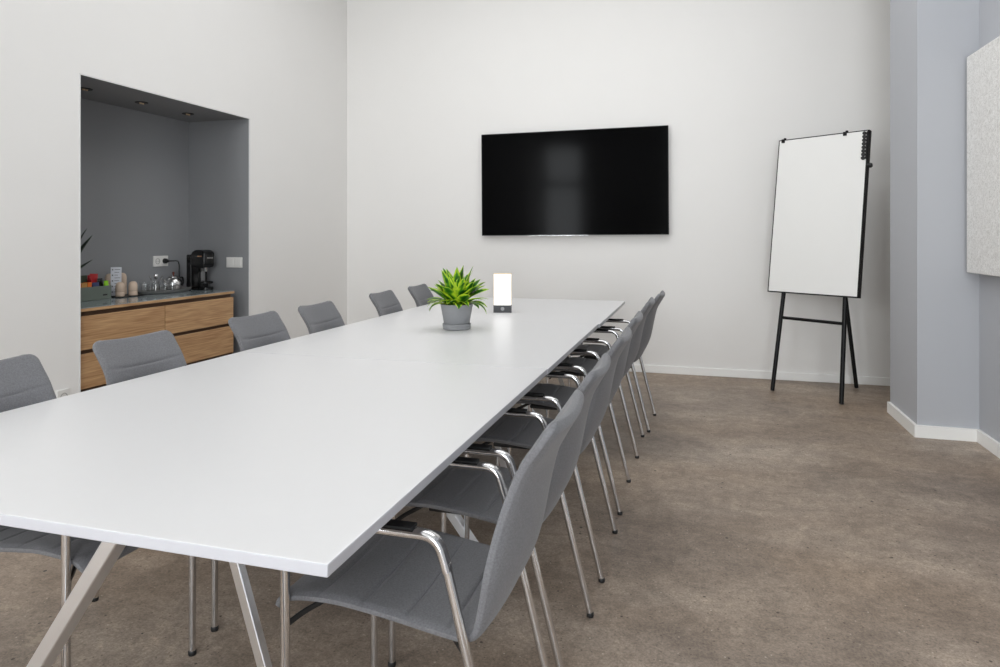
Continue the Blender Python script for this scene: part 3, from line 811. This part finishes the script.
# beige cups on a black mat, menu card
tag(obj('cup_mat', box(-.105, .125, -.09, .135, 0, .006, .002), M['black_metal'], loc=(-4.005, 3.86, WZ)), 'flat black mat under the beige cups and menu card', 'mat')
CZ = WZ + .0062
def cup(x, y, z, label):
    t = thing('beige_cup', label, 'cup', (x, y, z), group='upturned beige cups beside the menu card')
    prof = [(0, .0), (.0335, 0), (.0345, .003), (.0345, .034), (.0335, .036), (.0345, .038), (.0342, .075), (.031, .092), (.023, .104), (.012, .1095), (0, .1105)]
    obj('body', lathe([(r * .86, z * .92) for r, z in prof], 28), M['beige'], t)
    obj('rim_band', lathe([(.0290, .0315), (.0300, .0323), (.0300, .0340), (.0290, .0347)], 28), M['beige_dark'], t)
cup(-3.945, 3.828, CZ, 'upturned beige cup in front of the menu card')
cup(-3.922, 3.920, CZ, 'upturned beige cup beside the menu card, towards the tray')
bm_prof = [(0, .0), (.0335, 0), (.0345, .003), (.0345, .052), (.0335, .054), (.0345, .056), (.0342, .125), (.031, .145), (.023, .157), (.012, .1625), (0, .1635)]
for x, y, lab in ((-4.0615, 3.850, 'tall beige cup behind the menu card on the side of the snack box'), (-4.052, 3.950, 'tall beige cup behind the menu card on the side of the tray')):
    tag(obj('tall_cup', lathe([(r * .88, z * .97) for r, z in bm_prof], 28), M['beige'], loc=(x, y, CZ)), lab, 'cup', 'tall beige cups behind the menu card')
mc = thing('menu_card', 'white printed menu card standing upright between the beige cups', 'card', (-4.0, 3.845, CZ), R(38))
lean = Matrix.Rotation(R(-4), 4, 'X')
bm = bmesh.new(); add_box(bm, -.034, .034, -.0015, .0015, 0, .205, 0, mtx=lean)
obj('sheet', bm, M['paper'], mc)
bm = bmesh.new()
for i in range(9):
    z = .188 - i * .02
    add_box(bm, -.010, .026 - (i * 7 % 3) * .007, -.0021, -.0014, z - .0018, z + .0018, 0, mtx=lean)
    if i % 2 == 0: add_box(bm, -.027, -.018, -.0021, -.0014, z - .006, z + .004, 0, mtx=lean)
obj('printed_lines', bm, M['ink'], mc)

# storage box with sachets
bx = thing('storage_box', 'grey green open box filled with tea and snack packets on the worktop', 'box', (-3.903, 3.36, WZ), R(1.2))
bm = bmesh.new(); d, l, h, w_ = .16, .362, .092, .006
add_box(bm, -d, 0, 0, l, 0, w_, .001); add_box(bm, -w_, 0, 0, l, 0, h, .002); add_box(bm, -d, -d + w_, 0, l, 0, h, .002)
add_box(bm, -d, 0, 0, w_, 0, h, .002); add_box(bm, -d, 0, l - w_, l, 0, h, .002)
obj('box_shell', bm, M['box_green'], bx)
obj('logo_mark', box(-.0005, .0012, l - .07, l - .035, .026, .036), M['black_plastic'], bx)
def packet(name, label, cat, mat, x, y, z, sx, sy, sz, rx=0, ry=0, rz=0, pillow=True):
    bm = bmesh.new()
    if pillow:      # crimped foil packet
        n = 8; R0 = []
        for i in range(n + 1):
            t = i / n; th = .5 * sx * math.sin(PI * min(1, max(0, (t - .08) / .84))) ** .6 if .08 < t < .92 else .0012
            R0.append([bm.verts.new((th * c, s * sy / 2, t * sz)) for c, s in ((1, -.8), (1.1, 0), (1, .8), (0.1, 1), (-1, .8), (-1.1, 0), (-1, -.8), (-.1, -1))])
        for a, b in zip(R0, R0[1:]):
            for k in range(8): bm.faces.new((a[k], a[(k + 1) % 8], b[(k + 1) % 8], b[k]))
        bm.faces.new(R0[0]); bm.faces.new(R0[-1])
    else:
        add_box(bm, -sx / 2, sx / 2, -sy / 2, sy / 2, 0, sz, .002)
    o = obj(name, bm, mat, loc=(x, y, z)); o.rotation_euler = (rx, ry, rz)
    tag(o, label, cat, 'packets standing in the storage box')
zb = WZ + .0075
packet('tea_carton', 'orange tea carton at the plant end of the storage box', 'tea carton', M['orange'], -3.945, 3.478, zb, .045, .03, .112, pillow=False)
packet('tea_carton', 'tan tea carton between the two orange cartons in the storage box', 'tea carton', M['tan'], -3.945, 3.519, zb, .045, .045, .112, pillow=False)
packet('tea_carton', 'orange tea carton next to the dark packets in the storage box', 'tea carton', M['orange'], -3.945, 3.560, zb, .045, .03, .114, pillow=False)
packet('snack_packet', 'dark green packet standing tall in the middle of the storage box', 'packet', M['dark_green'], -4.012, 3.585, zb, .028, .085, .158, ry=R(-4))
packet('snack_packet', 'navy blue packet low in the middle of the storage box', 'packet', M['navy'], -3.942, 3.612, zb, .028, .056, .112, ry=R(6))
packet('snack_packet', 'large red packet sticking up highest out of the storage box', 'packet', M['red'], -3.985, 3.636, zb, .026, .066, .168, rx=R(-4))
packet('snack_packet', 'small red packet tucked behind the navy one in the storage box', 'packet', M['red'], -4.022, 3.655, zb, .022, .05, .158)
packet('snack_packet', 'black packet between the red and lime ones in the storage box', 'packet', M['gloss_black'], -3.955, 3.668, zb, .022, .04, .135)
packet('snack_packet', 'bright lime green packet at the cup end of the storage box', 'packet', M['lime'], -3.928, 3.694, zb, .022, .036, .118)
packet('sugar_sachet', 'white sachet behind the orange carton in the storage box', 'sachet', M['paper'], -4.0, 3.49, zb, .02, .06, .138)

# dark houseplant peeping round the niche edge
np_ = thing('dark_houseplant', 'dark green houseplant with long pointed leaves at the niche edge', 'plant', (-3.93, 3.30, WZ))
obj('pot', lathe([(0, 0), (.045, 0), (.048, .004), (.062, .11), (.060, .113), (.056, .11), (.054, .098), (0, .096)], 28), M['grey_pot'], np_)
obj('soil', lathe([(0, .1), (.0545, .099), (.0545, .097), (0, .097)], 24), M['soil'], np_)
dl = []
for az, ln, ri, dr, wd in ((80, .42, 58, 6, .055), (72, .43, 68, 8, .05), (90, .33, 38, 12, .035), (40, .34, 74, 12, .045), (330, .24, 74, 20, .04), (120, .30, 76, 10, .04), (285, .2, 80, 12, .035)):
    dl.append(dict(base=(.012 * math.cos(R(az)), .012 * math.sin(R(az)), .098), az=R(az), length=ln, width=wd * 1.45, rise=R(ri), droop=R(dr), nl=12))
leaf_obj('foliage', dl, M['dark_leaf'], np_)

# ------------------------------------------------------------------ light
def area(name, loc, rot, sx, sy, power, col=(1, 1, 1)):
    l = bpy.data.lights.new(name, 'AREA'); l.shape = 'RECTANGLE'; l.size = sx; l.size_y = sy; l.energy = power; l.color = col
    o = bpy.data.objects.new(name, l); COL.objects.link(o); o.location = loc; o.rotation_euler = rot
    return o
# daylight in the left window, added fill in the wide opening behind the camera
area('window_daylight', (-3.005, YN - .16, 2.175), (R(90), 0, 0), .9, 2.4, 86, (.935, .975, 1))
area('window_daylight', (.55, YN - .16, 1.935), (R(90), 0, 0), 2.05, 3.6, 172, (.935, .975, 1))  # added fill from the unseen wide opening, evens out the far half
# added wide soft fill under the ceiling, no real fixture, above the picture
area('ceiling_light', (-.9, 4.0, ZC - .02), (0, 0, 0), 3.4, 2.4, 48, (.97, .985, 1))

w = bpy.data.worlds.new('world'); scene.world = w; w.use_nodes = True
w.node_tree.nodes['Background'].inputs['Color'].default_value = (.8, .87, 1, 1)
w.node_tree.nodes['Background'].inputs['Strength'].default_value = .6

# ------------------------------------------------------------------ camera
cam = bpy.data.cameras.new('camera'); co = bpy.data.objects.new('camera', cam); COL.objects.link(co)
cam.sensor_width = 36; cam.lens = 36 * 670 / 1000
cam.shift_y = -.097
co.location = (0, 0, 1.25); co.rotation_euler = (R(90), 0, math.atan(196 / 670))
cam.clip_start = .05
scene.camera = co
scene.view_settings.view_transform = 'Standard'; scene.view_settings.look = 'None'
scene.view_settings.gamma = 1; scene.view_settings.use_curve_mapping = False
scene.view_settings.exposure = 0.0
